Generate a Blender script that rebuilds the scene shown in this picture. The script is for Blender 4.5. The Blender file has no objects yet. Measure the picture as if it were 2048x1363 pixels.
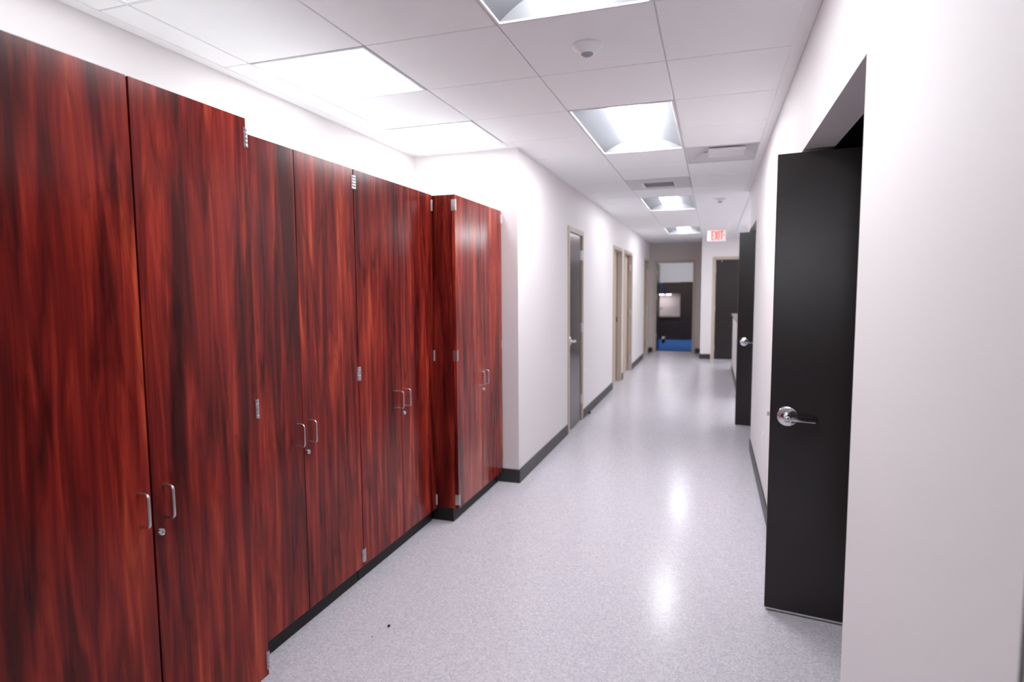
import bpy, bmesh, math, random
from mathutils import Vector, Matrix, Euler

random.seed(7)
D = bpy.data
SC = bpy.context.scene
COL = SC.collection

# ------------------------------------------------------------------ camera, world, exposure
cam_d = D.cameras.new('camera')
cam_d.sensor_width = 36.0
cam_d.lens = 1200.343 * 36.0 / 2048.0
cam_d.clip_start = 0.02
cam_d.clip_end = 100
cam_d.dof.use_dof = True
cam_d.dof.focus_distance = 2.35
cam_d.dof.aperture_fstop = 2.2
cam = D.objects.new('camera', cam_d)
COL.objects.link(cam)
_right = Vector((0.94873478, 0.31600434, -0.0066014))
_down = Vector((0.02097063, -0.08377196, -0.99626427))
_fwd = Vector((-0.31537684, 0.94505212, -0.08610418))
_m = Matrix((_right, -_down, -_fwd)).transposed().to_4x4()
_m.translation = Vector((0, 0, 1.5))
cam.matrix_world = _m
SC.camera = cam

w = D.worlds.new('world')
w.use_nodes = True
w.node_tree.nodes['Background'].inputs[0].default_value = (0.9, 0.9, 1, 1)
w.node_tree.nodes['Background'].inputs[1].default_value = 0.03
SC.world = w

SC.view_settings.view_transform = 'Standard'
SC.view_settings.look = 'None'
SC.view_settings.gamma = 1.0
SC.view_settings.use_curve_mapping = False
SC.view_settings.exposure = 0.66

LENS_HALL = 31.0       # lamp strength of the corridor troffers
LENS_RECESS = 8.5     # lamp strength of the square recess troffers
LAMP_COL = (0.96, 1.0, 1.025, 1)


# ------------------------------------------------------------------ materials
def mat(name, col, rough=0.5, metal=0.0, spec=0.5, bump=0.0, bscale=200, var=0.0, coat=0.0):
    m = D.materials.new(name)
    m.use_nodes = True
    nt = m.node_tree
    b = nt.nodes['Principled BSDF']
    b.inputs['Base Color'].default_value = (*col, 1)
    b.inputs['Roughness'].default_value = rough
    b.inputs['Metallic'].default_value = metal
    b.inputs['Specular IOR Level'].default_value = spec
    b.inputs['Coat Weight'].default_value = coat
    tc = nt.nodes.new('ShaderNodeTexCoord')
    n = nt.nodes.new('ShaderNodeTexNoise')
    n.inputs['Scale'].default_value = bscale
    n.inputs['Detail'].default_value = 3
    nt.links.new(tc.outputs['Object'], n.inputs['Vector'])
    if bump > 0:
        bp = nt.nodes.new('ShaderNodeBump')
        bp.inputs['Strength'].default_value = bump
        bp.inputs['Distance'].default_value = 0.002
        nt.links.new(n.outputs['Fac'], bp.inputs['Height'])
        nt.links.new(bp.outputs['Normal'], b.inputs['Normal'])
    if var > 0:
        cr = nt.nodes.new('ShaderNodeValToRGB')
        cr.color_ramp.elements[0].position = 0.3
        cr.color_ramp.elements[1].position = 0.7
        cr.color_ramp.elements[0].color = (*[c * (1 - var) for c in col], 1)
        cr.color_ramp.elements[1].color = (*[min(1, c * (1 + var)) for c in col], 1)
        nt.links.new(n.outputs['Fac'], cr.inputs['Fac'])
        nt.links.new(cr.outputs['Color'], b.inputs['Base Color'])
    return m


def emit(name, col, strength, base=(0.8, 0.8, 0.8, 1)):
    m = D.materials.new(name)
    m.use_nodes = True
    nt = m.node_tree
    b = nt.nodes['Principled BSDF']
    b.inputs['Base Color'].default_value = base
    b.inputs['Emission Color'].default_value = col
    b.inputs['Emission Strength'].default_value = strength
    return m


def wood_material():
    m = D.materials.new('mahogany_laminate')
    m.use_nodes = True
    nt = m.node_tree
    L = nt.links.new
    N = nt.nodes.new
    b = nt.nodes['Principled BSDF']
    tc = N('ShaderNodeTexCoord')
    oi = N('ShaderNodeObjectInfo')
    off = N('ShaderNodeVectorMath'); off.operation = 'SCALE'
    off.inputs[0].default_value = (13.0, 29.0, 7.0)
    L(oi.outputs['Random'], off.inputs['Scale'])
    add = N('ShaderNodeVectorMath'); add.operation = 'ADD'
    L(tc.outputs['Object'], add.inputs[0]); L(off.outputs[0], add.inputs[1])

    def stretched(sx, sz, scale, detail, rough, dist=0.0):
        mp = N('ShaderNodeMapping')
        mp.inputs['Scale'].default_value = (sx, sx, sz)
        L(add.outputs[0], mp.inputs['Vector'])
        n = N('ShaderNodeTexNoise')
        n.inputs['Scale'].default_value = scale
        n.inputs['Detail'].default_value = detail
        n.inputs['Roughness'].default_value = rough
        n.inputs['Distortion'].default_value = dist
        L(mp.outputs[0], n.inputs['Vector'])
        return n.outputs['Fac']
    broad = stretched(1, 0.09, 7.0, 2.0, 0.5, 0.9)
    medium = stretched(1, 0.07, 21.0, 3.0, 0.55, 0.8)
    fine = stretched(1, 0.025, 150.0, 3.0, 0.6)
    knots = stretched(1, 0.17, 13.0, 3.0, 0.55, 1.0)

    def ramp(fac, stops):
        r = N('ShaderNodeValToRGB')
        e = r.color_ramp.elements
        while len(e) < len(stops):
            e.new(0.5)
        for i, (p, c) in enumerate(stops):
            e[i].position = p
            e[i].color = (*c, 1) if len(c) == 3 else c
        L(fac, r.inputs['Fac'])
        return r.outputs['Color']
    mix = N('ShaderNodeMath'); mix.operation = 'MULTIPLY_ADD'
    L(medium, mix.inputs[0]); mix.inputs[1].default_value = 0.55
    sc = N('ShaderNodeMath'); sc.operation = 'MULTIPLY'
    L(broad, sc.inputs[0]); sc.inputs[1].default_value = 0.45
    L(sc.outputs[0], mix.inputs[2])
    base = ramp(mix.outputs[0], [(0.36, (0.058, 0.0070, 0.0066)), (0.46, (0.155, 0.0125, 0.0100)),
                                 (0.56, (0.295, 0.0280, 0.0165)), (0.67, (0.52, 0.080, 0.030))])
    # dark flecks and cathedral streaks
    dark = ramp(knots, [(0.53, (1, 1, 1)), (0.70, (0.40, 0.36, 0.38))])
    mx = N('ShaderNodeMix'); mx.data_type = 'RGBA'; mx.blend_type = 'MULTIPLY'
    mx.inputs['Factor'].default_value = 0.85
    L(base, mx.inputs['A']); L(dark, mx.inputs['B'])
    fr = ramp(fine, [(0.35, (0.82, 0.80, 0.80)), (0.65, (1.08, 1.07, 1.07))])
    mx2 = N('ShaderNodeMix'); mx2.data_type = 'RGBA'; mx2.blend_type = 'MULTIPLY'
    mx2.inputs['Factor'].default_value = 0.8
    L(mx.outputs['Result'], mx2.inputs['A']); L(fr, mx2.inputs['B'])
    L(mx2.outputs['Result'], b.inputs['Base Color'])
    b.inputs['Roughness'].default_value = 0.20
    b.inputs['Specular IOR Level'].default_value = 0.22
    gn = N('ShaderNodeTexNoise')
    gn.inputs['Scale'].default_value = 420
    gn.inputs['Detail'].default_value = 2
    L(tc.outputs['Object'], gn.inputs['Vector'])
    bp = N('ShaderNodeBump')
    bp.inputs['Strength'].default_value = 0.10
    bp.inputs['Distance'].default_value = 0.001
    L(gn.outputs['Fac'], bp.inputs['Height'])
    L(bp.outputs['Normal'], b.inputs['Normal'])
    return m


def floor_material():
    m = D.materials.new('speckled_vinyl_floor')
    m.use_nodes = True
    nt = m.node_tree
    L = nt.links.new
    N = nt.nodes.new
    b = nt.nodes['Principled BSDF']
    tc = N('ShaderNodeTexCoord')
    v = N('ShaderNodeTexVoronoi')
    v.inputs['Scale'].default_value = 170
    v.inputs['Randomness'].default_value = 1
    nz = N('ShaderNodeTexNoise'); nz.inputs['Scale'].default_value = 55; nz.inputs['Detail'].default_value = 4
    ds = N('ShaderNodeVectorMath'); ds.operation = 'MULTIPLY_ADD'
    L(tc.outputs['Object'], nz.inputs['Vector'])
    L(nz.outputs['Color'], ds.inputs[0]); ds.inputs[1].default_value = (0.03, 0.03, 0)
    L(tc.outputs['Object'], ds.inputs[2])
    L(ds.outputs[0], v.inputs['Vector'])
    sp = N('ShaderNodeSeparateColor')
    L(v.outputs['Color'], sp.inputs['Color'])
    r = N('ShaderNodeValToRGB')
    st = [(0.0, (0.50, 0.485, 0.55)), (0.28, (0.575, 0.55, 0.615)), (0.62, (0.635, 0.60, 0.66)), (1.0, (0.72, 0.68, 0.72))]
    e = r.color_ramp.elements
    while len(e) < len(st):
        e.new(0.5)
    for i, (p, c) in enumerate(st):
        e[i].position = p; e[i].color = (*c, 1)
    L(sp.outputs[0], r.inputs['Fac'])
    L(r.outputs['Color'], b.inputs['Base Color'])
    b.inputs['Specular IOR Level'].default_value = 0.24
    rn = N('ShaderNodeTexNoise'); rn.inputs['Scale'].default_value = 1.3; rn.inputs['Detail'].default_value = 2
    L(tc.outputs['Object'], rn.inputs['Vector'])
    mr = N('ShaderNodeMapRange')
    mr.inputs['To Min'].default_value = 0.17; mr.inputs['To Max'].default_value = 0.24
    L(rn.outputs['Fac'], mr.inputs['Value']); L(mr.outputs[0], b.inputs['Roughness'])
    bp = N('ShaderNodeBump'); bp.inputs['Strength'].default_value = 0.05; bp.inputs['Distance'].default_value = 0.002
    n2 = N('ShaderNodeTexNoise'); n2.inputs['Scale'].default_value = 60
    L(tc.outputs['Object'], n2.inputs['Vector'])
    L(n2.outputs['Fac'], bp.inputs['Height']); L(bp.outputs['Normal'], b.inputs['Normal'])
    return m


M_WALL = mat('warm_white_paint', (0.77, 0.722, 0.728), 0.6, 0, 0.3, 0.12, 260)
M_WALLSHADE = mat('painted_shade_wall', (0.56, 0.50, 0.47), 0.6, 0, 0.3, 0.12, 260)  # shade at the corridor end put into the wall colour
M_TILE = mat('mineral_ceiling_tile', (0.95, 0.945, 0.955), 0.85, 0, 0.2, 0.35, 420, 0.02)
M_GRID = mat('white_grid_steel', (0.90, 0.885, 0.895), 0.45, 0, 0.4)
M_PLENUM = mat('dark_plenum', (0.03, 0.03, 0.03), 0.9)
M_FLOOR = floor_material()
M_RUBBER = mat('black_rubber_base', (0.030, 0.029, 0.030), 0.42, 0, 0.45, 0.05, 90)
M_TOE = mat('black_toe_kick_rubber', (0.012, 0.0105, 0.010), 0.5, 0, 0.3, 0.05, 90)
M_WOOD = wood_material()
M_TOPBOUNCE = mat('white_bounce_top', (0.78, 0.78, 0.77), 0.5, 0, 0.4)  # unseen cabinet tops made white to bounce light onto the recess ceiling
M_STEEL = mat('satin_steel', (0.66, 0.65, 0.67), 0.28, 1.0, 0.5, 0.04, 300)
M_CHROME = mat('bright_chrome', (0.78, 0.78, 0.80), 0.12, 1.0)
M_DARKMETAL = mat('dark_keyway', (0.02, 0.02, 0.02), 0.5)
M_DOOR = mat('espresso_door', (0.0135, 0.0088, 0.0088), 0.25, 0, 0.42, 0.10, 320)
M_DOORGLOSS = mat('glossy_dark_door', (0.055, 0.046, 0.045), 0.17, 0, 0.6, 0.02, 120)
M_TAN = mat('tan_frame_paint', (0.50, 0.405, 0.335), 0.45, 0, 0.4, 0.03, 200)
M_TANLEAF = mat('tan_door_paint', (0.52, 0.43, 0.365), 0.5, 0, 0.4, 0.03, 200)
M_WHITEPL = mat('white_plastic', (0.80, 0.78, 0.80), 0.35, 0, 0.5)
M_REFL = mat('troffer_reflector', (0.14, 0.14, 0.156), 0.5, 0, 0.5)
M_ENDPL = mat('troffer_end_plate', (0.30, 0.30, 0.32), 0.5, 0, 0.5)
M_REFLR = mat('square_troffer_reflector', (0.85, 0.84, 0.85), 0.5, 0, 0.5)
M_TRIMW = mat('troffer_trim', (0.78, 0.76, 0.80), 0.4, 0, 0.5)
M_LENSH = emit('lit_lens_corridor', LAMP_COL, LENS_HALL)
M_LENSF = emit('lit_lens_far_corridor', LAMP_COL, LENS_HALL * 0.44)
M_LENSM = emit('lit_lens_mid_corridor', LAMP_COL, LENS_HALL * 0.84)
M_LENSN = emit('lit_lens_near_corridor', LAMP_COL, LENS_HALL * 0.68)
M_LENSR = emit('lit_lens_recess', LAMP_COL, LENS_RECESS)
M_LENSD = emit('lit_lens_recess_dim', LAMP_COL, LENS_RECESS * 0.5)
M_PAN = mat('diffuser_pan', (0.68, 0.66, 0.68), 0.5)
M_EXIT = emit('lit_red_letters', (1.0, 0.11, 0.075, 1), 0.75, (0.45, 0.03, 0.02, 1))
M_EXITF = emit('exit_face', (1.0, 0.80, 0.80, 1), 0.06)
M_CARPET = mat('blue_carpet', (0.035, 0.11, 0.32), 0.95, 0, 0.1, 0.6, 500, 0.35)
M_DESK = mat('espresso_laminate', (0.036, 0.021, 0.018), 0.4, 0, 0.4, 0.03, 80, 0.15)
M_NAVY = mat('navy_panel', (0.012, 0.022, 0.055), 0.6)
M_TACK = mat('pale_tackboard', (0.62, 0.55, 0.57), 0.9, 0, 0.1, 0.3, 400)
M_TASK = emit('lit_task_lamp', (1, 0.93, 0.9, 1), 36)
M_DIRT = mat('dark_crumb', (0.03, 0.025, 0.02), 0.9)
M_STONE = mat('threshold_metal', (0.45, 0.42, 0.42), 0.35, 0.8)
M_SMOKE = mat('grey_lens', (0.30, 0.31, 0.33), 0.2)


# ------------------------------------------------------------------ mesh helpers
class MB:
    """Collects shapes in world metres; build() links them as one mesh object."""
    def __init__(self):
        self.bm = bmesh.new()

    def box(self, x0, x1, y0, y1, z0, z1, bev=0.0, seg=2):
        vs = [self.bm.verts.new((x, y, z)) for x in (x0, x1) for y in (y0, y1) for z in (z0, z1)]
        f = [(0, 1, 3, 2), (4, 6, 7, 5), (0, 4, 5, 1), (2, 3, 7, 6), (0, 2, 6, 4), (1, 5, 7, 3)]
        fs = [self.bm.faces.new([vs[i] for i in q]) for q in f]
        if bev > 0:
            es = list({e for q in fs for e in q.edges})
            bmesh.ops.bevel(self.bm, geom=es, offset=bev, segments=seg, affect='EDGES', profile=0.5)
        return self

    def prism(self, pts, axis, a0, a1):
        """pts: 2D outline, extruded along axis 'x','y','z' from a0 to a1."""
        def P(u, v, a):
            return {'x': (a, u, v), 'y': (u, a, v), 'z': (u, v, a)}[axis]
        A = [self.bm.verts.new(P(u, v, a0)) for u, v in pts]
        B = [self.bm.verts.new(P(u, v, a1)) for u, v in pts]
        n = len(pts)
        self.bm.faces.new(A); self.bm.faces.new(B[::-1])
        for i in range(n):
            j = (i + 1) % n
            self.bm.faces.new([A[i], B[i], B[j], A[j]])
        return self

    def lathe(self, prof, c, axis='z', seg=32):
        """prof: (radius, height along axis) list; c: base centre."""
        rings = []
        for r, h in prof:
            ring = []
            for k in range(seg):
                t = 2 * math.pi * k / seg
                u, v = max(r, 1e-5) * math.cos(t), max(r, 1e-5) * math.sin(t)
                p = {'z': (u, v, h), 'y': (u, h, v), 'x': (h, u, v)}[axis]
                ring.append(self.bm.verts.new((c[0] + p[0], c[1] + p[1], c[2] + p[2])))
            rings.append(ring)
        for a, b in zip(rings, rings[1:]):
            for k in range(seg):
                j = (k + 1) % seg
                self.bm.faces.new([a[k], a[j], b[j], b[k]])
        self.bm.faces.new(rings[0][::-1]); self.bm.faces.new(rings[-1])
        return self

    def tube(self, pts, r, seg=10, ry=None):
        pts = [Vector(p) for p in pts]
        rings = []
        ref = None
        for i, p in enumerate(pts):
            d = (pts[min(i + 1, len(pts) - 1)] - pts[max(i - 1, 0)]).normalized()
            if ref is None:
                ref = d.orthogonal().normalized()
            ref = (ref - d * ref.dot(d)).normalized()
            u, v = ref, d.cross(ref)
            rings.append([self.bm.verts.new(p + u * r * math.cos(2 * math.pi * k / seg) + v * (ry or r) * math.sin(2 * math.pi * k / seg)) for k in range(seg)])
        for a, b in zip(rings, rings[1:]):
            for k in range(seg):
                j = (k + 1) % seg
                self.bm.faces.new([a[k], a[j], b[j], b[k]])
        self.bm.faces.new(rings[0][::-1]); self.bm.faces.new(rings[-1])
        return self

    def build(self, name, m, parent=None, smooth=False):
        """Vertices are in the parent's own frame (world metres when there is no parent)."""
        bmesh.ops.recalc_face_normals(self.bm, faces=self.bm.faces[:])
        me = D.meshes.new(name)
        if parent is None:
            c = Vector((0, 0, 0))
            lo = [min(v.co[i] for v in self.bm.verts) for i in range(3)]
            hi = [max(v.co[i] for v in self.bm.verts) for i in range(3)]
            c = Vector(((lo[0] + hi[0]) / 2, (lo[1] + hi[1]) / 2, lo[2]))
            for v in self.bm.verts:
                v.co -= c
        self.bm.to_mesh(me); self.bm.free()
        if smooth:
            for p in me.polygons:
                p.use_smooth = True
            me.set_sharp_from_angle(angle=math.radians(35))
        me.materials.append(m)
        o = D.objects.new(name, me)
        COL.objects.link(o)
        if parent is not None:
            o.parent = parent
        else:
            o.location = c
        return o


def empty(name, loc, rz=0.0):
    o = D.objects.new(name, None)
    o.empty_display_size = 0.1
    COL.objects.link(o)
    o.location = loc
    o.rotation_euler = (0, 0, rz)
    return o


def tag(o, label, cat, group=None, kind=None):
    o['label'] = label
    o['category'] = cat
    if group:
        o['group'] = group
    if kind:
        o['kind'] = kind
    return o


def struct(o, label, cat):
    return tag(o, label, cat, kind='structure')


def copy_tree(o, parent=None):
    c = o.copy()
    COL.objects.link(c)
    if parent is not None:
        c.parent = parent
    for ch in list(o.children):
        copy_tree(ch, c)
    return c


# ------------------------------------------------------------------ dimensions
CH = 2.545                       # ceiling height
XL, XR, XREC = -1.396, 0.36, -2.25
YREC = 4.335                     # recess end wall
GX = [-2.055, -1.4455, -0.836, -0.2264, 0.3832, 0.9928, 1.6024, 2.212, 2.8216]
GY0, GS = 2.345, 0.6096
YB = -5.6                        # wall behind the camera

# ------------------------------------------------------------------ floor
struct(MB().box(-2.45, 3.3, YB - 0.15, 14.46, -0.06, 0.0).build('floor', M_FLOOR),
       'glossy speckled lavender grey vinyl floor running down the corridor', 'floor')
struct(MB().box(-3.6, 1.4, 14.46, 19.6, -0.06, -0.002).build('floor_office', M_CARPET),
       'blue carpet on the floor of the office at the far end', 'carpet')

# ------------------------------------------------------------------ walls
def wall_x(name, x0, x1, y0, y1, openings, m, label, z1=CH + 0.2):
    """A wall along y with openings [(ya, yb, head)]."""
    b = MB()
    y = y0
    for ya, yb, h in sorted(openings):
        b.box(x0, x1, y, ya, 0, z1)
        b.box(x0, x1, ya, yb, h, z1)
        y = yb
    b.box(x0, x1, y, y1, 0, z1)
    return struct(b.build(name, m), label, 'wall')


def wall_y(name, y0, y1, x0, x1, openings, m, label, z1=CH + 0.2):
    b = MB()
    x = x0
    for xa, xb, h in sorted(openings):
        b.box(x, xa, y0, y1, 0, z1)
        b.box(xa, xb, y0, y1, h, z1)
        x = xb
    b.box(x, x1, y0, y1, 0, z1)
    return struct(b.build(name, m), label, 'wall')


HEAD = 2.10
L_OPEN = [(6.015, 6.69, HEAD), (8.935, 9.76, HEAD), (10.045, 11.06, HEAD), (13.12, 13.99, HEAD)]
wall_x('wall_left', XL - 0.15, XL, YREC + 0.12, 14.57, L_OPEN, M_WALL,
       'long white left corridor wall with three tan doorways and one dark door')
wall_x('wall_recess', XREC - 0.12, XREC, YB, YREC + 0.12, [], M_WALL, 'white wall behind and above the tall red cabinets')
wall_y('wall_recess_end', YREC, YREC + 0.12, XREC, XL, [], M_WALL, 'short white wall closing the cabinet recess beside the last cabinet')
R_OPEN = [(-0.15, 0.845, 2.09), (1.79, 2.972, 2.092), (5.875, 6.98, 2.105)]
wall_x('wall_right', XR, XR + 0.12, YB, 7.10, R_OPEN, M_WALL, 'white right corridor wall with the deep dark doorways')
b = MB()
WX0, WX1, WZ0, WZ1 = -1.65, -0.65, 1.62, 2.40
b.box(XREC - 0.12, WX0, YB - 0.12, YB, 0, CH + 0.2); b.box(WX1, 3.3, YB - 0.12, YB, 0, CH + 0.2)
b.box(WX0, WX1, YB - 0.12, YB, 0, WZ0); b.box(WX0, WX1, YB - 0.12, YB, WZ1, CH + 0.2)
struct(b.build('wall_back', M_WALL), 'white wall behind the viewpoint', 'wall')
wr = struct(empty('glare_window_1', ((WX0 + WX1) / 2, YB, WZ0)), 'unseen bright window added behind the viewpoint for the glare on the first dark door', 'window')  # lit window added out of view to put glare on the dark door
hwid, hgt = (WX1 - WX0) / 2, WZ1 - WZ0
b = MB()
b.box(-hwid, -hwid + .05, -.1, .01, 0, hgt); b.box(hwid - .05, hwid, -.1, .01, 0, hgt)
b.box(-hwid + .05, hwid - .05, -.1, .01, 0, .05); b.box(-hwid + .05, hwid - .05, -.1, .01, hgt - .05, hgt)
b.box(-.02, .02, -.08, .0, .05, hgt - .05)
b.build('window_frame', M_TRIMW, wr)
MB().box(-hwid + .05, hwid - .05, -.062, -.056, .05, hgt - .05).build('window_pane', emit('glare_window_glass', (0.90, 0.93, 1.0, 1), 9), wr)
wall_y('wall_end', 14.45, 14.57, XL - 0.15, -0.23, [(-1.27, -0.415, HEAD)], M_WALLSHADE,
       'corridor end wall with the office doorway, its shade put into a taupe colour')
wall_y('wall_exit', 13.30, 13.42, -0.23, 3.3, [(0.035, 0.95, HEAD)], M_WALL,
       'white wall under the exit sign holding the dark exit door')
wall_x('wall_pier', -0.23, -0.11, 13.42, 14.57, [], M_WALL, 'white return beside the office doorway')
wall_x('wall_side_room', 3.18, 3.3, 7.10, 13.30, [], M_WALL, 'far side of the open area behind the low wall')
wall_y('wall_side_return', 6.98, 7.10, 0.48, 3.18, [], M_WALL, 'near side of the open area behind the low wall')
# rooms behind the right-hand doorways, their darkness put into the wall colour
M_UNLIT = mat('painted_unlit_room', (0.10, 0.085, 0.08), 0.8)
for nm, ya, yb, xd, lab in (('wall_vestibule', 1.70, 3.10, 1.75, 'unlit room behind the first right doorway, darkness put into its colour'),
                            ('wall_vestibule_far', 5.80, 6.98, 1.75, 'unlit room behind the second right doorway, darkness put into its colour'),
                            ('wall_vestibule_near', -0.25, 0.95, 1.75, 'unlit room behind the nearest right doorway, darkness put into its colour')):
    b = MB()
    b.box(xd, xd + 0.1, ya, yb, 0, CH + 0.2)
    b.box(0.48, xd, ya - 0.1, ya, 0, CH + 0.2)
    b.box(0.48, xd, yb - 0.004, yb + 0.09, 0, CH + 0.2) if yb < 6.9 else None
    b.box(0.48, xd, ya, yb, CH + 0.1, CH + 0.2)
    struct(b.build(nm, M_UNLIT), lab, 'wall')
# low wall with cap
lw = struct(MB().box(XR, XR + 0.13, 8.6, 11.60, 0, 1.0).build('wall_low', M_WALL),
            'white waist high wall with a dark cap beyond the second dark door', 'low wall')
MB().box(-0.09, 0.09, -1.53, 1.53, 1.0, 1.03, 0.006).build('cap', mat('cap_brown', (0.22, 0.18, 0.16), 0.4), lw)
# office shell
b = MB()
b.box(-3.7, -3.6, 14.57, 19.6, 0, 3.0); b.box(1.3, 1.4, 14.57, 19.6, 0, 3.0)
b.box(-3.6, 1.3, 19.0, 19.1, 0, 3.0); b.box(-3.6, XL - 0.15, 14.45, 14.57, 0, 3.0)
b.box(-0.11, 1.3, 14.47, 14.57, 0, 3.0); b.box(XL - 0.15, -0.11, 14.53, 14.57, CH + .2, 3.0)
struct(b.build('wall_office', M_WALL), 'white office wall seen above the dark hutch', 'wall')
struct(MB().box(-3.6, 1.3, 14.57, 19.0, 2.9, 3.0).build('ceiling_office', M_TILE), 'plain office ceiling beyond the doorway', 'ceiling')

# ------------------------------------------------------------------ ceiling tiles, grid, perimeter trim
hall_lights = [(2, 1.1258), (2, 3.5642), (2, 7.2218), (2, 10.8794)]
side_lights = [(5, 7.8314), (5, 10.8794), (7, 9.0506)]
rec_lights = [(0, 1.1258), (0, 2.345), (0, 3.5642)]
taken = set()
for c, y in hall_lights + side_lights:
    r = round((y - GY0) / GS)
    taken |= {(c, r), (c, r + 1)}
for c, y in rec_lights:
    taken.add((c, round((y - GY0) / GS)))
taken |= {(3, 4), (2, 6)}
colx = [(XREC, GX[0]), (GX[0], GX[1]), (GX[1], GX[2]), (GX[2], GX[3]), (GX[3], GX[4]),
        (GX[4], GX[4] + GS), (GX[4] + GS, GX[4] + 2 * GS), (GX[4] + 2 * GS, GX[4] + 3 * GS), (GX[4] + 3 * GS, GX[4] + 4 * GS), (GX[4] + 4 * GS, 3.18)]
tb = MB()
g = 0.003
for ci, (xa, xb) in enumerate(colx):
    for r in range(-20, 20):
        ya, yb = GY0 + r * GS, GY0 + (r + 1) * GS
        ylo, yhi = (YB, 14.45)
        if ci == 0: yhi = YREC
        if ci == 1: yhi = YREC
        if ci == 2: yhi = GY0 + 3 * GS
        if ci >= 5: ylo, yhi = 7.10, 13.30
        xa2, xb2 = xa, xb
        if ci == 4 and ya < 7.05: xb2 = XR
        ya2, yb2 = max(ya, ylo), min(yb, yhi)
        if yb2 - ya2 < 0.03: continue
        if (ci - 1, r) in taken: continue
        tb.box(xa2 + g, xb2 - g, ya2 + g, yb2 - g, CH, CH + 0.018, 0.0025, 1)
# the narrow column of tiles between the left wall and the first grid line
for r in range(3, 20):
    ya, yb = GY0 + r * GS, min(GY0 + (r + 1) * GS, 14.45)
    if yb - ya < 0.03: continue
    tb.box(XL + g, GX[2] - g, ya + g, yb - g, CH, CH + 0.018, 0.0025, 1)
tb.box(GX[1] + g, XL + g, GY0 + 3 * GS + g, YREC, CH, CH + 0.018)
ceil = struct(tb.build('ceiling', M_TILE), 'white drop ceiling of fine textured tiles in a thin grid', 'ceiling')
ceil_o = ceil.location.copy()
struct(MB().box(XREC - 0.12, 3.3, YB, 14.5, CH + 0.26, CH + 0.3).build('ceiling_deck', M_PLENUM),
       'dark deck above the drop ceiling', 'ceiling')
gb = MB()
def bar(x0, x1, y0, y1):
    gb.box(x0 - ceil_o.x, x1 - ceil_o.x, y0 - ceil_o.y, y1 - ceil_o.y, CH + 0.009 - ceil_o.z, CH + 0.034 - ceil_o.z)
for gx, ya, yb in ((GX[0], YB, YREC), (GX[1], YB, YREC), (GX[2], YB, 14.45), (GX[3], YB, 14.45), (GX[4], 7.1, 13.3),
                   (GX[4] + GS, 7.1, 13.3), (GX[4] + 2 * GS, 7.1, 13.3), (GX[4] + 3 * GS, 7.1, 13.3)):
    bar(gx - 0.005, gx + 0.005, ya, yb)
blocked = [(GX[c], GX[c + 1], y, y + 2 * GS) for c, y in hall_lights + side_lights]
for r in range(-19, 20):
    y = GY0 + r * GS
    x = XREC if y < YREC else XL
    segs = [(x, XR if y < 7.1 else (3.18 if y < 13.3 else -0.23))]
    for xa, xb, ya, yb in blocked:
        if ya + 0.05 < y < yb - 0.05:
            segs = [q for a_, b_ in segs for q in ([(a_, xa), (xb, b_)] if a_ < xa and xb < b_ else [(a_, b_)])]
    for xa, xb in segs:
        bar(xa, xb, y - 0.005, y + 0.005)
gb.build('ceiling_grid', M_GRID, ceil)
tz0, tz1 = CH - 0.005, CH + 0.03
struct(MB().box(XR - 0.058, XR, YB, 7.10, tz0, tz1, 0.002, 1).build('trim_1', M_GRID), 'white edge trim along the top of the right wall', 'ceiling trim')
struct(MB().box(XL, XL + 0.022, YREC, 14.45, tz0, tz1, 0.002, 1).build('trim_2', M_GRID), 'thin white edge trim along the top of the left corridor wall', 'ceiling trim')
struct(MB().box(XREC, XREC + 0.056, YB, YREC - 0.022, tz0, tz1, 0.002, 1).build('trim_3', M_GRID), 'white edge trim above the cabinets along the recess wall', 'ceiling trim')
struct(MB().box(XREC, XL, YREC - 0.022, YREC, tz0, tz1, 0.002, 1).build('trim_4', M_GRID), 'short white edge trim over the last cabinet', 'ceiling trim')
struct(MB().box(XL, -0.23, 14.43, 14.45, tz0, tz1, 0.002, 1).build('trim_5', M_GRID), 'white edge trim above the office doorway wall', 'ceiling trim')
struct(MB().box(-0.23, 3.18, 13.28, 13.30, tz0, tz1, 0.002, 1).build('trim_6', M_GRID), 'white edge trim above the exit door wall', 'ceiling trim')


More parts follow.
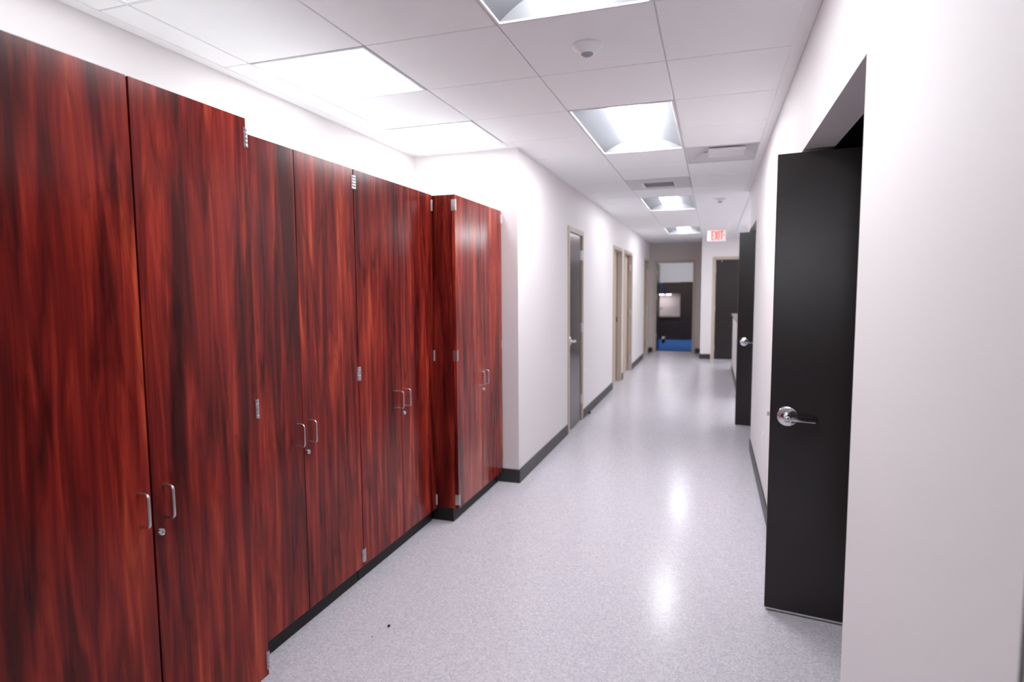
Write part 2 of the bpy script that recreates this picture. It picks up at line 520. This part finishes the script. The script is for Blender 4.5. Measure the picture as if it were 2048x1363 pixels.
# ------------------------------------------------------------------ troffer lights
def troffer(length, lens_m, label, loc, group, refl):
    """Recessed troffer, local origin at the opening centre on the ceiling plane, long axis y."""
    root = empty('ceiling_light', loc)
    tag(root, label, 'ceiling light', group)
    hw, hl = GS / 2 - 0.004, length / 2 - 0.004
    f = MB()                                            # edge frame
    for a in (-1, 1):
        f.box(min(a * hw, a * (hw - 0.012)), max(a * hw, a * (hw - 0.012)), -hl, hl, -0.003, 0.010, 0.001, 1)
        f.box(-hw + 0.012, hw - 0.012, min(a * hl, a * (hl - 0.012)), max(a * hl, a * (hl - 0.012)), -0.003, 0.010, 0.001, 1)
    f.build('frame', M_TRIMW, root)
    r = MB()                                            # curved side reflectors with thickness
    dep = 0.062
    n = 10
    for a in (-1, 1):
        pts = []
        for i in range(n + 1):
            t = i / n
            x = (hw - 0.010) - t * (hw - 0.010 - 0.105)
            z = 0.004 + dep * math.sin(t * math.pi / 2) ** 1.0
            pts.append((a * x, z))
        outer = [(x, z + 0.004) for x, z in reversed(pts)]
        outer = [(a * (hw - 0.010), 0.012)] + [] if False else outer
        r.prism(pts + outer, 'y', -hl + 0.008, hl - 0.008)
    r.box(-0.12, 0.12, -hl + 0.008, hl - 0.008, dep + 0.003, dep + 0.012)
    r.build('reflector', refl, root, smooth=True)
    for a in (-1, 1):                                   # sloped end plates
        e = MB()
        pts = [(a * (hl - 0.010), 0.002), (a * (hl - 0.055), dep), (a * (hl - 0.010), dep)]
        e.prism([(p[0], p[1]) for p in pts], 'x', -hw + 0.012, hw - 0.012)
        e.build('end_plate', M_ENDPL if refl is M_REFL else M_TRIMW, root)
    l = MB()                                            # bulging lamp lens with rounded ends
    ll = hl - 0.040
    R, H, zc = 0.108, 0.068, dep + 0.0
    rings = []
    ys = [(-ll, 0.86), (-ll + 0.012, 0.97), (-ll + 0.03, 1.0), (ll - 0.03, 1.0), (ll - 0.012, 0.97), (ll, 0.86)]
    for y, s in ys:
        rings.append([l.bm.verts.new((R * s * math.cos(math.pi * k / 16), y, zc - H * s * math.sin(math.pi * k / 16))) for k in range(17)])
    for A, B in zip(rings, rings[1:]):
        for k in range(16):
            l.bm.faces.new([A[k], A[k + 1], B[k + 1], B[k]])
        l.bm.faces.new([A[16], A[0], B[0], B[16]])
    l.bm.faces.new(rings[0]); l.bm.faces.new(rings[-1][::-1])
    l.build('lens', lens_m, root, smooth=True)
    return root


HG = 'long troffer lights in the corridor ceiling'
hall_lab = ['long troffer light nearest the viewpoint, cut by the top picture edge',
            'long troffer light above the corridor mouth, just beyond the occupancy sensor',
            'long troffer light beyond the square air vent',
            'farthest long troffer light, short of the exit sign']
for i, (c, y) in enumerate(hall_lights):
    troffer(2 * GS, (M_LENSN, M_LENSM, M_LENSF, M_LENSF)[i], hall_lab[i], (GX[c] + GS / 2, y + GS, CH), HG, M_REFL)
RG = 'square troffer lights above the cabinets'
rec_lab = ['square troffer light above the nearest tall cabinet, mostly out of frame',
           'square troffer light above the second red cabinet, glaring white',
           'square troffer light above the last cabinet by the recess end wall']
for i, (c, y) in enumerate(rec_lights):
    troffer(GS, M_LENSR if i else M_LENSD, rec_lab[i], (GX[c] + GS / 2, y + GS / 2, CH), RG, M_REFLR)
# unseen surface lamp added in the side area for the end cabinet's glare
root = tag(empty('ceiling_light', (1.2976, 10.15, CH)), 'unseen wraparound lamp added in the open side area for the end cabinet glare', 'ceiling light', 'added lamps in the side area')
MB().box(-0.14, 0.14, -0.76, 0.76, -0.022, 0.0, 0.004).build('housing', M_TRIMW, root)
MB().prism([(-0.13, -0.022), (-0.12, -0.075), (-0.08, -0.10), (0.08, -0.10), (0.12, -0.075), (0.13, -0.022)], 'y', -0.74, 0.74).build('lens', emit('lit_wrap_lens', LAMP_COL, 17), root)
for a in (-1, 1):
    MB().prism([(-0.135, -0.020), (-0.125, -0.080), (-0.082, -0.105), (0.082, -0.105), (0.125, -0.080), (0.135, -0.020)], 'y', min(a * .74, a * .76), max(a * .74, a * .76)).build('end_cap', M_TRIMW, root)
# lights of the open side area and the office, out of direct view
side_lab = ['troffer light over the near part of the open side area', 'troffer light over the open side area nearest the exit door',
            'troffer light deep inside the open side area']
for i, (c, y) in enumerate(side_lights):
    troffer(2 * GS, M_LENSF, side_lab[i], (GX[c] + GS / 2, y + GS, CH), 'troffer lights over the open side area', M_REFL)
of = troffer(2 * GS, emit('lit_lens_office', LAMP_COL, 100), 'troffer light over the office floor behind the end doorway', (-1.0, 17.0, 2.9), 'office ceiling lights', M_REFLR)

# ------------------------------------------------------------------ air outlets in the ceiling
def plate_frame(b, hx, hy, ix, iy, z0, z1, cx=0, cy=0):
    b.box(-hx, hx, -hy, cy - iy, z0, z1); b.box(-hx, hx, cy + iy, hy, z0, z1)
    b.box(-hx, cx - ix, cy - iy, cy + iy, z0, z1); b.box(cx + ix, hx, cy - iy, cy + iy, z0, z1)

hs = GS / 2 - 0.003
root = tag(empty('air_diffuser', (GX[3] + hs + 0.003, GY0 + 4.5 * GS, CH)),
           'square plaque air diffuser with a white centre panel beside the second long light', 'air diffuser')
b = MB()                                                # sloping pan
hi, ho = 0.17, hs
for k in range(4):
    a = k * math.pi / 2
    ca, sa = math.cos(a), math.sin(a)
    q = [(-ho + .01, -ho + .01, 0.0), (ho - .01, -ho + .01, 0.0), (hi, -hi, 0.055), (-hi, -hi, 0.055)]
    p = [(x * ca - y * sa, x * sa + y * ca, z) for x, y, z in q]
    lo = [b.bm.verts.new(v) for v in p]
    up = [b.bm.verts.new((v[0], v[1], v[2] + 0.006)) for v in p]
    b.bm.faces.new(lo); b.bm.faces.new(up[::-1])
    for i in range(4):
        j = (i + 1) % 4
        b.bm.faces.new([lo[i], up[i], up[j], lo[j]])
b.build('pan', M_PAN, root)
b = MB(); plate_frame(b, hs, hs, hs - 0.016, hs - 0.016, -0.003, 0.008); b.build('frame', M_PAN, root)
MB().box(-0.135, 0.135, -0.15, 0.15, 0.004, 0.016, 0.004).build('plaque', M_WHITEPL, root)
MB().box(-0.012, 0.012, -0.012, 0.012, 0.015, 0.06).build('hanger', M_PAN, root)
MB().box(-0.172, 0.172, -0.172, 0.172, 0.058, 0.064).build('neck_plate', M_PAN, root)

root = tag(empty('air_vent', (GX[2] + hs + 0.003, GY0 + 6.5 * GS, CH)),
           'grey square air vent with a small louvred core between two long lights', 'air vent')
b = MB(); plate_frame(b, hs, hs, 0.15, 0.15, -0.004, 0.004); b.build('face_plate', M_PAN, root)
b = MB(); plate_frame(b, 0.165, 0.165, 0.145, 0.145, -0.012, 0.0); b.build('core_frame', M_WHITEPL, root)
b = MB()
for k in range(7):
    y = -0.126 + k * 0.042
    b.prism([(y, -0.008), (y + 0.026, 0.016), (y + 0.030, 0.016), (y + 0.004, -0.008)], 'x', -0.145, 0.145)
b.build('louvre', M_WHITEPL, root)
MB().box(-0.15, 0.15, -0.15, 0.15, 0.03, 0.036).build('duct_back', M_DARKMETAL, root)

# ------------------------------------------------------------------ ceiling sensors
def sensor(loc, label):
    root = tag(empty('occupancy_sensor', loc), label, 'ceiling sensor', 'round ceiling sensors')
    MB().lathe([(0.066, 0.0), (0.067, -0.006), (0.062, -0.014), (0.030, -0.034), (0.028, -0.036)], (0, 0, 0), 'z', 40).build('body', M_WHITEPL, root, True)
    MB().lathe([(0.026, -0.033), (0.026, -0.040), (0.018, -0.046), (0.005, -0.048)], (0, 0, 0), 'z', 24).build('sensor_lens', M_SMOKE, root, True)
sensor((-0.535, 2.655, CH), 'white round occupancy sensor on the tile between the two nearest long lights')
sensor((0.06, 7.60, CH), 'small white sensor on the far ceiling beyond the plaque diffuser')

# ------------------------------------------------------------------ exit sign
root = tag(empty('exit_sign', (0.045, 11.5, CH)), 'white exit sign with lit red letters hanging from the ceiling', 'exit sign')
MB().box(-0.155, 0.155, -0.024, 0.024, -0.213, -0.012, 0.006).build('housing', M_WHITEPL, root)
MB().box(-0.06, 0.06, -0.03, 0.03, -0.014, 0.0, 0.003).build('canopy', M_WHITEPL, root)
MB().box(-0.092, 0.145, -0.0265, -0.023, -0.198, -0.026, 0.001, 1).build('face', M_EXITF, root)
b = MB()
yF0, yF1 = -0.030, -0.0255
zb, zt = -0.190, -0.034
def stroke(p, q, t):
    p, q = Vector(p), Vector(q)
    d = (q - p).normalized(); n_ = Vector((-d.y, d.x)) * t / 2
    b.prism([tuple(p + n_), tuple(q + n_), tuple(q - n_), tuple(p - n_)], 'y', yF0, yF1)
def rect(x0, x1, z0, z1):
    b.prism([(x0, z0), (x1, z0), (x1, z1), (x0, z1)], 'y', yF0, yF1)
t = 0.019
x = -0.086
rect(x, x + t, zb, zt); rect(x + t, x + 0.047, zt - t, zt); rect(x + t, x + 0.041, (zb + zt - t) / 2, (zb + zt + t) / 2); rect(x + t, x + 0.047, zb, zb + t)
x = -0.031
stroke((x + 0.006, zb + .003), (x + 0.050, zt - .003), t); stroke((x + 0.006, zt - .003), (x + 0.050, zb + .003), t)
x = 0.034
rect(x, x + t, zb, zt)
x = 0.062
rect(x, x + 0.055, zt - t, zt); rect(x + 0.018, x + 0.018 + t, zb, zt - t)
b.build('lettering', M_EXIT, root)
b = MB()
b.prism([(0.117, -0.090), (0.117, -0.134), (0.140, -0.112)], 'y', yF0, yF1)
b.build('arrow', M_EXIT, root)


# ------------------------------------------------------------------ tall storage cabinets
def cabinet(label, y0, y1, seam, xf, hinges_left=True, gap=0.0015):
    yc = (y0 + y1) / 2
    root = tag(empty('storage_cabinet', ((XREC + xf) / 2, yc, 0)), label, 'cabinet', 'tall mahogany storage cabinets')
    ox = (XREC + xf) / 2
    x0, x1 = XREC + 0.004 - ox, xf - ox
    a, c, s = y0 - yc, y1 - yc, seam - yc
    zb, zt, dt = 0.088, 2.086, 0.021
    xd = x1 - dt                                        # back of the doors
    xc = xd - 0.004                                     # front of the carcass
    pt = 0.018
    MB().box(x0, xc, a + 0.001, a + pt, zb, zt - .001, 0.0008, 1).build('side_panel', M_WOOD, root)
    MB().box(x0, xc, c - pt, c - 0.001, zb, zt - .001, 0.0008, 1).build('side_panel', M_WOOD, root)
    MB().box(x0, xc - .001, a + pt, c - pt, zt - pt - .001, zt - .001).build('top_panel', M_TOPBOUNCE, root)
    MB().box(x0, xc - .001, a + pt, c - pt, zb, zb + pt).build('bottom_panel', M_WOOD, root)
    MB().box(x0, x0 + .008, a + pt, c - pt, zb + pt, zt - pt - .001).build('back_panel', M_WOOD, root)
    kx = xf - ox - 0.038
    MB().box(x0, kx, a + 0.002, c - 0.002, 0.0, zb, 0.002, 1).build('toe_kick', M_TOE, root)
    for side, ya, yb in ((-1, a + 0.002, s - gap), (1, s + gap, c - 0.002)):
        door = MB().box(xd, x1, ya, yb, zb + 0.001, zt, 0.0014, 2).build('door', M_WOOD, root)
        # wire pull: two posts and a vertical bar with rounded corners
        hy = s + side * 0.041
        zc_, hh, so, rr = 0.884, 0.048, 0.036, 0.012
        pts = [(x1 - .002, hy, zc_ - hh), (x1 + so - rr, hy, zc_ - hh)]
        for k in range(1, 7):
            t_ = k / 6 * math.pi / 2
            pts.append((x1 + so - rr + rr * math.sin(t_), hy, zc_ - hh + rr - rr * math.cos(t_)))
        for k in range(0, 7):
            t_ = k / 6 * math.pi / 2
            pts.append((x1 + so - rr + rr * math.cos(t_), hy, zc_ + hh - rr + rr * math.sin(t_)))
        pts.append((x1 - .002, hy, zc_ + hh))
        MB().tube(pts, 0.0042, 12).build('handle', M_STEEL, door, True)
        # hinges: leaf on the door face plus knuckled barrel wrapped over the outer edge
        ye = ya if side < 0 else yb
        for hz in (2.021, 1.083, 0.147):
            h = MB()
            inn = -side
            p0, p1 = sorted((ye + inn * 0.011, ye - inn * 0.0006))
            h.box(x1 - .0005, x1 + 0.0022, p0, p1, hz - 0.034, hz + 0.034, 0.0008, 1)
            h.box(xd - 0.002, x1 + 0.0022, min(ye, ye + side * 0.0016), max(ye, ye + side * 0.0016), hz - 0.034, hz + 0.034)
            for k in range(5):
                z0_ = hz - 0.034 + k * 0.0138
                h.lathe([(0.0048, 0), (0.0052, 0.0006), (0.0052, 0.0122), (0.0048, 0.0128)], (x1 + 0.0035, ye - side * 0.0042, z0_), 'z', 12)
            h.build('hinge', M_STEEL, door, True)
        if side > 0:
            k = MB().lathe([(0.0105, 0), (0.0105, 0.011), (0.0085, 0.014), (0.0083, 0.0125), (0.001, 0.0125)], (x1 - .001, s + 0.019, 0.798), 'x', 28)
            k.build('lock', M_STEEL, door, True)
            MB().box(x1 + .0112, x1 + .0122, s + .0182, s + .0198, 0.793, 0.803).build('keyhole', M_DARKMETAL, door)
    return root


cabinet('deep red mahogany cabinet nearest the viewpoint, standing proud of its neighbour', 0.84, 1.712, 1.272, -1.525, gap=0.003)
cabinet('shallower mahogany cabinet directly beyond the nearest deep one', 1.716, 2.578, 2.140, -1.67)
cabinet('shallower mahogany cabinet tucked against the side of the end cabinet', 2.580, 3.442, 3.006, -1.67)
cabinet('deep mahogany end cabinet with a glare patch, beside the white recess end wall', 3.462, 4.328, 3.893, -1.525)

# ------------------------------------------------------------------ rubber baseboards
def base_x(name, x, sgn, runs, label, h=0.105, t=0.010):
    b = MB()
    for ya, yb in runs:
        b.box(min(x, x + sgn * t), max(x, x + sgn * t), ya, yb, 0, h, 0.002, 1)
    struct(b.build(name, M_RUBBER), label, 'baseboard')
def base_y(name, y, sgn, runs, label, h=0.105, t=0.010):
    b = MB()
    for xa, xb in runs:
        b.box(xa, xb, min(y, y + sgn * t), max(y, y + sgn * t), 0, h, 0.002, 1)
    struct(b.build(name, M_RUBBER), label, 'baseboard')
base_x('baseboard_left', XL, 1, [(YREC, 5.96), (6.745, 8.88), (9.815, 9.99), (11.115, 13.065), (14.045, 14.45)], 'black rubber baseboard along the left corridor wall')
base_y('baseboard_recess_end', YREC, -1, [(-1.56, XL + .01)], 'short black baseboard between the end cabinet and the wall corner')
base_x('baseboard_recess', XREC, 1, [(YB, 0.83)], 'black baseboard of the recess wall before the cabinets')
base_x('baseboard_right', XR, -1, [(YB, -0.15), (0.845, 1.79), (2.972, 5.875), (6.98, 7.10)], 'black rubber baseboard along the right corridor wall')
base_x('baseboard_low_wall', XR, -1, [(8.6, 11.60)], 'dark baseboard at the foot of the low wall')
base_y('baseboard_end', 14.45, -1, [(XL, -1.325), (-0.36, -0.23)], 'black baseboard either side of the office doorway')
base_y('baseboard_exit', 13.30, -1, [(-0.24, -0.02), (1.005, 3.18)], 'black baseboard below the exit sign wall')


# ------------------------------------------------------------------ doors
def lever_set(parent, x, y, z, face, toward, big=1.0):
    """Rose and lever on a door face. face: unit (x,y) outward; toward: unit (x,y) the lever points."""
    F, T = Vector((*face, 0)), Vector((*toward, 0))
    U = Vector((0, 0, 1))
    B = Matrix((T, F, U)).transposed()
    def put(b, name, m):
        for v in b.bm.verts:
            v.co = B @ v.co + Vector((x, y, z))
        return b.build(name, m, parent, True)
    r = put(MB().lathe([(0.046, 0.0), (0.046, 0.006), (0.043, 0.010), (0.030, 0.012), (0.020, 0.016), (0.018, 0.030)], (0, 0, 0), 'y', 40), 'rose', M_CHROME)
    l = MB()
    l.lathe([(0.017, 0.028), (0.017, 0.058), (0.014, 0.062)], (0, 0, 0), 'y', 24)
    n = 12
    pts = []
    for i in range(n + 1):
        t_ = i / n
        pts.append((t_ * 0.112, 0.052 - 0.010 * math.sin(t_ * math.pi * .5) * t_, -0.004 * t_))
    l.tube(pts, 0.0062, 12, 0.0135)
    l.tube([(0.110, 0.043, -.004), (0.114, 0.036, -.004), (0.113, 0.020, -.004)], 0.006, 10, 0.0105)
    put(l, 'lever', M_CHROME)
    put(MB().lathe([(0.0075, 0.060), (0.0075, 0.068), (0.005, 0.070)], (0, 0, 0), 'y', 16), 'lock_button', M_CHROME)


def swung_door(name, label, hinge, ang, width, lever_label=None):
    """Leaf hinged at hinge (x,y); local +x runs from the free edge side 0 to the hinge at width."""
    root = struct(empty(name, (hinge[0], hinge[1], 0), ang), label, 'door')
    th = 0.045
    leaf = MB().box(-width, 0, 0, th, 0.018, 2.078, 0.0015, 1).build('door_leaf', M_DOOR, root)
    MB().box(-width - 0.0012, -width + .0005, 0.002, th - 0.002, 0.018, 2.078).build('edge_band', M_TAN, leaf)
    MB().box(-width - 0.0025, -width - .001, 0.010, th - 0.010, 0.865, 0.985).build('latch_plate', M_STEEL, leaf)
    MB().prism([(-width - 0.014, 0.016), (-width - 0.002, 0.016), (-width - 0.002, 0.030), (-width - 0.006, 0.030)], 'z', 0.917, 0.935).build('latch_bolt', M_STEEL, leaf)
    lever_set(leaf, -width + 0.072, 0.0, 0.925, (0, -1), (1, 0))
    lever_set(leaf, -width + 0.072, th, 0.925, (0, 1), (1, 0))
    for z in (0.25, 1.05, 1.85):
        MB().lathe([(0.007, 0), (0.007, 0.10)], (0.004, th + 0.004, z), 'z', 12).build('hinge', M_STEEL, leaf, True)
    MB().box(-width + .01, -0.01, 0.012, 0.034, 0.004, 0.019).build('door_sweep', M_STEEL, leaf)
    return root

a8 = math.radians(-8.0)
def hinge_of(fx, fy, width, ang):
    return (fx + width * math.cos(ang), fy + width * math.sin(ang))
swung_door('door_1', 'open dark brown door with chrome lever in the first right doorway', hinge_of(0.259, 2.915, 0.9, a8), a8, 0.9)
swung_door('door_2', 'second open dark brown door farther down the right wall', hinge_of(0.259, 6.845, 0.9, a8), a8, 0.9)
a0 = math.radians(3)
swung_door('door_7', 'dark door edge past the near end of the plain right wall', hinge_of(0.362, 0.785, 0.9, a0), a0, 0.9)


def frame_x(root, x_face, x_in, ya, yb, head, proud=0.012, fw=0.052, sgn=1):
    """Steel frame around an opening in a wall along y: face trim and lining, in root's frame (root unrotated)."""
    o = root.location
    b = MB()
    xo = x_face + sgn * proud
    A, Bx = min(xo, x_in), max(xo, x_in)
    lin = 0.018
    b.box(A - o.x, Bx - o.x, ya - o.y, ya + lin - o.y, 0, head)
    b.box(A - o.x, Bx - o.x, yb - lin - o.y, yb - o.y, 0, head)
    b.box(A - o.x, Bx - o.x, ya - o.y, yb - o.y, head - lin, head)
    A, Bx = min(xo, x_face), max(xo, x_face)
    b.box(A - o.x, Bx - o.x, ya - fw + lin - o.y, ya + .001 - o.y, 0, head + fw - lin, 0.002, 1)
    b.box(A - o.x, Bx - o.x, yb - .001 - o.y, yb + fw - lin - o.y, 0, head + fw - lin, 0.002, 1)
    b.box(A - o.x, Bx - o.x, ya + .001 - o.y, yb - .001 - o.y, head - .001, head + fw - lin, 0.002, 1)
    return b.build('door_frame', M_TAN, root)


# closed dark glossy door in the left wall
def left_door(name, label, ya, yb, recess, leaf_m, lever, hinge_far):
    root = struct(empty(name, (XL, (ya + yb) / 2, 0)), label, 'door')
    o = root.location
    frame_x(root, XL, XL - 0.14, ya, yb, HEAD)
    x1 = -recess
    leaf = MB().box(x1 - 0.045, x1, ya + 0.020 - o.y, yb - 0.020 - o.y, 0.008, HEAD - 0.021, 0.0012, 1).build('door_leaf', leaf_m, root)
    ye = (yb - 0.019 if hinge_far else ya + 0.019) - o.y
    s_ = -1 if hinge_far else 1
    for z in (1.87, 1.06, 0.25):
        h = MB()
        for k in range(5):
            h.lathe([(0.0065, 0.0), (0.007, .001), (0.007, 0.021), (0.0065, 0.022)], (0.006 if recess < .03 else -0.02, ye, z - .056 + k * 0.0225), 'z', 12)
        h.box(-0.004 if recess < .03 else -0.032, 0.004 if recess < .03 else -0.02, min(ye, ye + s_ * .03), max(ye, ye + s_ * .03), z - .056, z + .056)
        h.build('hinge', M_STEEL, leaf, True)
    if lever:
        yl = (ya + 0.075 if hinge_far else yb - 0.075) - o.y
        lever_set(leaf, x1, yl, 0.955, (1, 0), (0, 1 if hinge_far else -1))
        MB().box(x1 - .03, x1 - .012, ya + .0185 - o.y, ya + .0205 - o.y, 0.92, 0.99).build('latch_plate', M_STEEL, leaf)
    else:
        ys_ = (ya + 0.02 if not hinge_far else yb - 0.02)
        yl = (yb - 0.019 if not hinge_far else ya + 0.019) - o.y
        MB().box(-0.075, -0.045, min(yl, yl - .002 * s_), max(yl, yl - .002 * s_) , 0.96, 1.04).build('strike_plate', M_DARKMETAL, root)
    b = MB()                                            # stop moulding around the leaf
    if recess > 0.03:
        b.box(-0.055, -0.043, ya + 0.018 - o.y, ya + 0.034 - o.y, 0, HEAD - .018)
        b.box(-0.055, -0.043, yb - 0.034 - o.y, yb - 0.018 - o.y, 0, HEAD - .018)
        b.box(-0.055, -0.043, ya + 0.034 - o.y, yb - 0.034 - o.y, HEAD - .034, HEAD - .018)
        b.build('door_stop_moulding', M_TAN, root)
    return root

left_door('door_3', 'narrow closed glossy dark door in the left wall with chrome lever', 6.015, 6.69, 0.004, M_DOORGLOSS, True, True)
left_door('door_4', 'recessed tan doorway, first of the side by side pair in the left wall', 8.935, 9.76, 0.075, M_TANLEAF, False, False)
left_door('door_5', 'recessed tan doorway, second of the side by side pair in the left wall', 10.045, 11.06, 0.075, M_TANLEAF, False, True)
left_door('door_6', 'last tan doorway in the left wall, next to the end corner', 13.12, 13.99, 0.075, M_TANLEAF, False, True)


def frame_y(root, y_face, y_in, xa, xb, head, proud=0.012, fw=0.06):
    o = root.location
    b = MB()
    yo = y_face - proud
    lin = 0.018
    b.box(xa - o.x, xa + lin - o.x, yo - o.y, y_in - o.y, 0, head)
    b.box(xb - lin - o.x, xb - o.x, yo - o.y, y_in - o.y, 0, head)
    b.box(xa - o.x, xb - o.x, yo - o.y, y_in - o.y, head - lin, head)
    b.box(xa - fw + lin - o.x, xa + .001 - o.x, yo - o.y, y_face - o.y, 0, head + fw - lin, 0.002, 1)
    b.box(xb - .001 - o.x, xb + fw - lin - o.x, yo - o.y, y_face - o.y, 0, head + fw - lin, 0.002, 1)
    b.box(xa + .001 - o.x, xb - .001 - o.x, yo - o.y, y_face - o.y, head - .001, head + fw - lin, 0.002, 1)
    b.build('door_frame', M_TAN, root)

# exit door
root = struct(empty('door_8', (0.4925, 13.30, 0)), 'closed dark exit door in a tan frame under the exit sign', 'door')
frame_y(root, 13.30, 13.42, 0.035, 0.95, HEAD)
leaf = MB().box(-0.437, 0.437, 0.006, 0.051, 0.008, HEAD - 0.021, 0.0015, 1).build('door_leaf', M_DOOR, root)
for z in (1.87, 1.06, 0.25):
    MB().lathe([(0.008, 0), (0.008, 0.11)], (-0.441, 0.0, z - .055), 'z', 12).build('hinge', M_STEEL, leaf, True)
MB().lathe([(0.011, 0), (0.011, -0.012), (0.007, -0.016)], (-0.32, 0.008, 2.045), 'y', 16).build('door_viewer', M_STEEL, leaf, True)
lever_set(leaf, 0.37, 0.006, 0.95, (0, -1), (-1, 0))

# office door, swung open into the office
root = struct(empty('door_9', (-0.8425, 14.45, 0)), 'office doorway at the corridor end with its dark door swung inwards', 'door')
frame_y(root, 14.45, 14.57, -1.27, -0.415, HEAD)
leaf = MB().box(-0.450, -0.405, 0.13, 0.95, 0.012, HEAD - 0.021, 0.0015, 1).build('door_leaf', M_DOOR, root)
for z in (1.87, 1.30, 0.37):
    MB().box(-0.420, -0.402, 0.112, 0.134, z - .055, z + .055).build('hinge', M_STEEL, leaf)
lever_set(leaf, -0.405, 0.88, 1.0, (1, 0), (0, -1))
MB().box(-0.4095, 0.4095, 0.0, 0.12, -0.001, 0.008, 0.002, 1).build('threshold', M_STONE, root)

# ------------------------------------------------------------------ wall plates, door stop, crumbs
def plate(name, x, y, z, sgn, label, cat, kind):
    root = tag(empty(name, (x, y, z)), label, cat)
    MB().box(min(0, sgn * .005), max(0, sgn * .005), -0.036, 0.036, -0.058, 0.058, 0.002).build('cover_plate', M_WHITEPL, root)
    if kind == 'switch':
        MB().box(min(sgn * .004, sgn * .009), max(sgn * .004, sgn * .009), -0.017, 0.017, -0.033, 0.033, 0.0015).build('rocker', M_WHITEPL, root)
    else:
        for dz in (-0.02, 0.02):
            MB().lathe([(0.016, sgn * .004), (0.016, sgn * .0065), (0.015, sgn * .007)], (0, 0, dz), 'x', 20).build('socket', M_WHITEPL, root, True)
plate('wall_outlet', XR, 4.47, 0.435, -1, 'white wall outlet low on the right wall behind the first dark door', 'outlet', 'outlet')
plate('light_switch', XL, 12.70, 1.15, 1, 'white light switch on the left wall before the last tan doorway', 'light switch', 'switch')
plate('thermostat', XL, 11.41, 1.49, 1, 'small white wall control just past the pair of tan doorways', 'wall control', 'switch')

root = tag(empty('door_stop', (XL + 0.045, 6.93, 0)), 'small dark door stop on the floor beside the narrow dark door', 'door stop')
MB().lathe([(0.022, 0), (0.022, 0.006), (0.010, 0.009), (0.009, 0.03)], (0, 0, 0), 'z', 20).build('stop_base', M_STEEL, root, True)
MB().lathe([(0.014, 0.028), (0.016, 0.032), (0.016, 0.048), (0.012, 0.054)], (0, 0, 0), 'z', 20).build('bumper', M_RUBBER, root, True)

def crumb(x, y, r, label):
    b = MB()
    bmesh.ops.create_icosphere(b.bm, subdivisions=2, radius=r)
    rr = random.Random(int(x * 1000))
    for v in b.bm.verts:
        v.co *= rr.uniform(0.75, 1.15)
        v.co.z = v.co.z * 0.6
    lo = min(v.co.z for v in b.bm.verts)
    for v in b.bm.verts:
        v.co.z -= lo
        v.co.x += x; v.co.y += y
    tag(b.build('floor_crumb', M_DIRT), label, 'crumb', 'crumbs on the vinyl floor')
crumb(-1.343, 2.258, 0.0075, 'larger dark crumb on the floor before the second cabinet')
crumb(-1.372, 2.164, 0.003, 'tiny dark crumb on the floor closer to the second cabinet')

# ------------------------------------------------------------------ office furniture through the end doorway
root = tag(empty('office_desk', (-1.0, 18.45, 0)), 'dark espresso desk with a solid front panel on blue carpet', 'desk')
MB().box(-1.2, 0.75, -0.35, 0.35, 0.625, 0.655, 0.003).build('desktop', M_DESK, root)
MB().box(-1.1, 0.11, -0.32, -0.30, 0.0, 0.625).build('front_panel', M_DESK, root)
MB().box(0.115, 0.70, -0.34, 0.32, 0.0, 0.625, 0.002).build('pedestal', M_DESK, root)
MB().box(-1.19, -1.15, -0.32, 0.32, 0.0, 0.625).build('side_panel', M_DESK, root)
root = tag(empty('desk_hutch', (-1.0, 18.6, 0.655)), 'tall dark hutch standing on the office desk around a lit pale backboard', 'hutch')
MB().box(0.11, 0.75, -0.40, 0.20, 0.0, 1.02, 0.003).build('tower_cabinet', M_DESK, root)
MB().box(0.13, 0.43, -0.412, -0.40, 0.02, 1.0, 0.002).build('tower_door', M_DESK, root)
MB().box(-0.355, 0.108, -0.38, 0.20, 0.69, 1.01, 0.003).build('overhead_cabinet', M_DESK, root)
MB().box(-1.2, -0.357, -0.36, 0.20, 0.70, 1.0, 0.003).build('overhead_bin', M_NAVY, root)
MB().box(-1.2, 0.108, 0.17, 0.20, 0.0, 0.69).build('backboard', M_TACK, root)
lamp = MB().box(-0.62, -0.36, -0.20, -0.12, 0.655, 0.69, 0.004).build('task_lamp', M_WHITEPL, root)
MB().box(-0.60, -0.38, -0.19, -0.13, 0.648, 0.656).build('lamp_lens', M_TASK, lamp)
lamp = MB().box(-0.31, -0.16, -0.20, -0.12, 0.655, 0.69, 0.004).build('task_lamp', M_WHITEPL, root)
MB().box(-0.30, -0.17, -0.19, -0.13, 0.648, 0.656).build('lamp_lens', M_TASK, lamp)
root = tag(empty('footpiece', (-1.262, 16.95, 0)), 'small dark footrest of unidentified furniture on the blue carpet before the desk', 'footpiece')  # unidentified dark foot, its tread and legs are invented
MB().prism([(-0.12, 0.10), (0.12, 0.15), (0.12, 0.165), (-0.12, 0.115)], 'x', -0.045, 0.045).build('tread', M_DESK, root)
for y_ in (-0.09, 0.09):
    MB().box(-0.035, 0.035, y_ - .012, y_ + .012, 0, 0.115 + y_ * .2).build('leg', M_DESK, root)
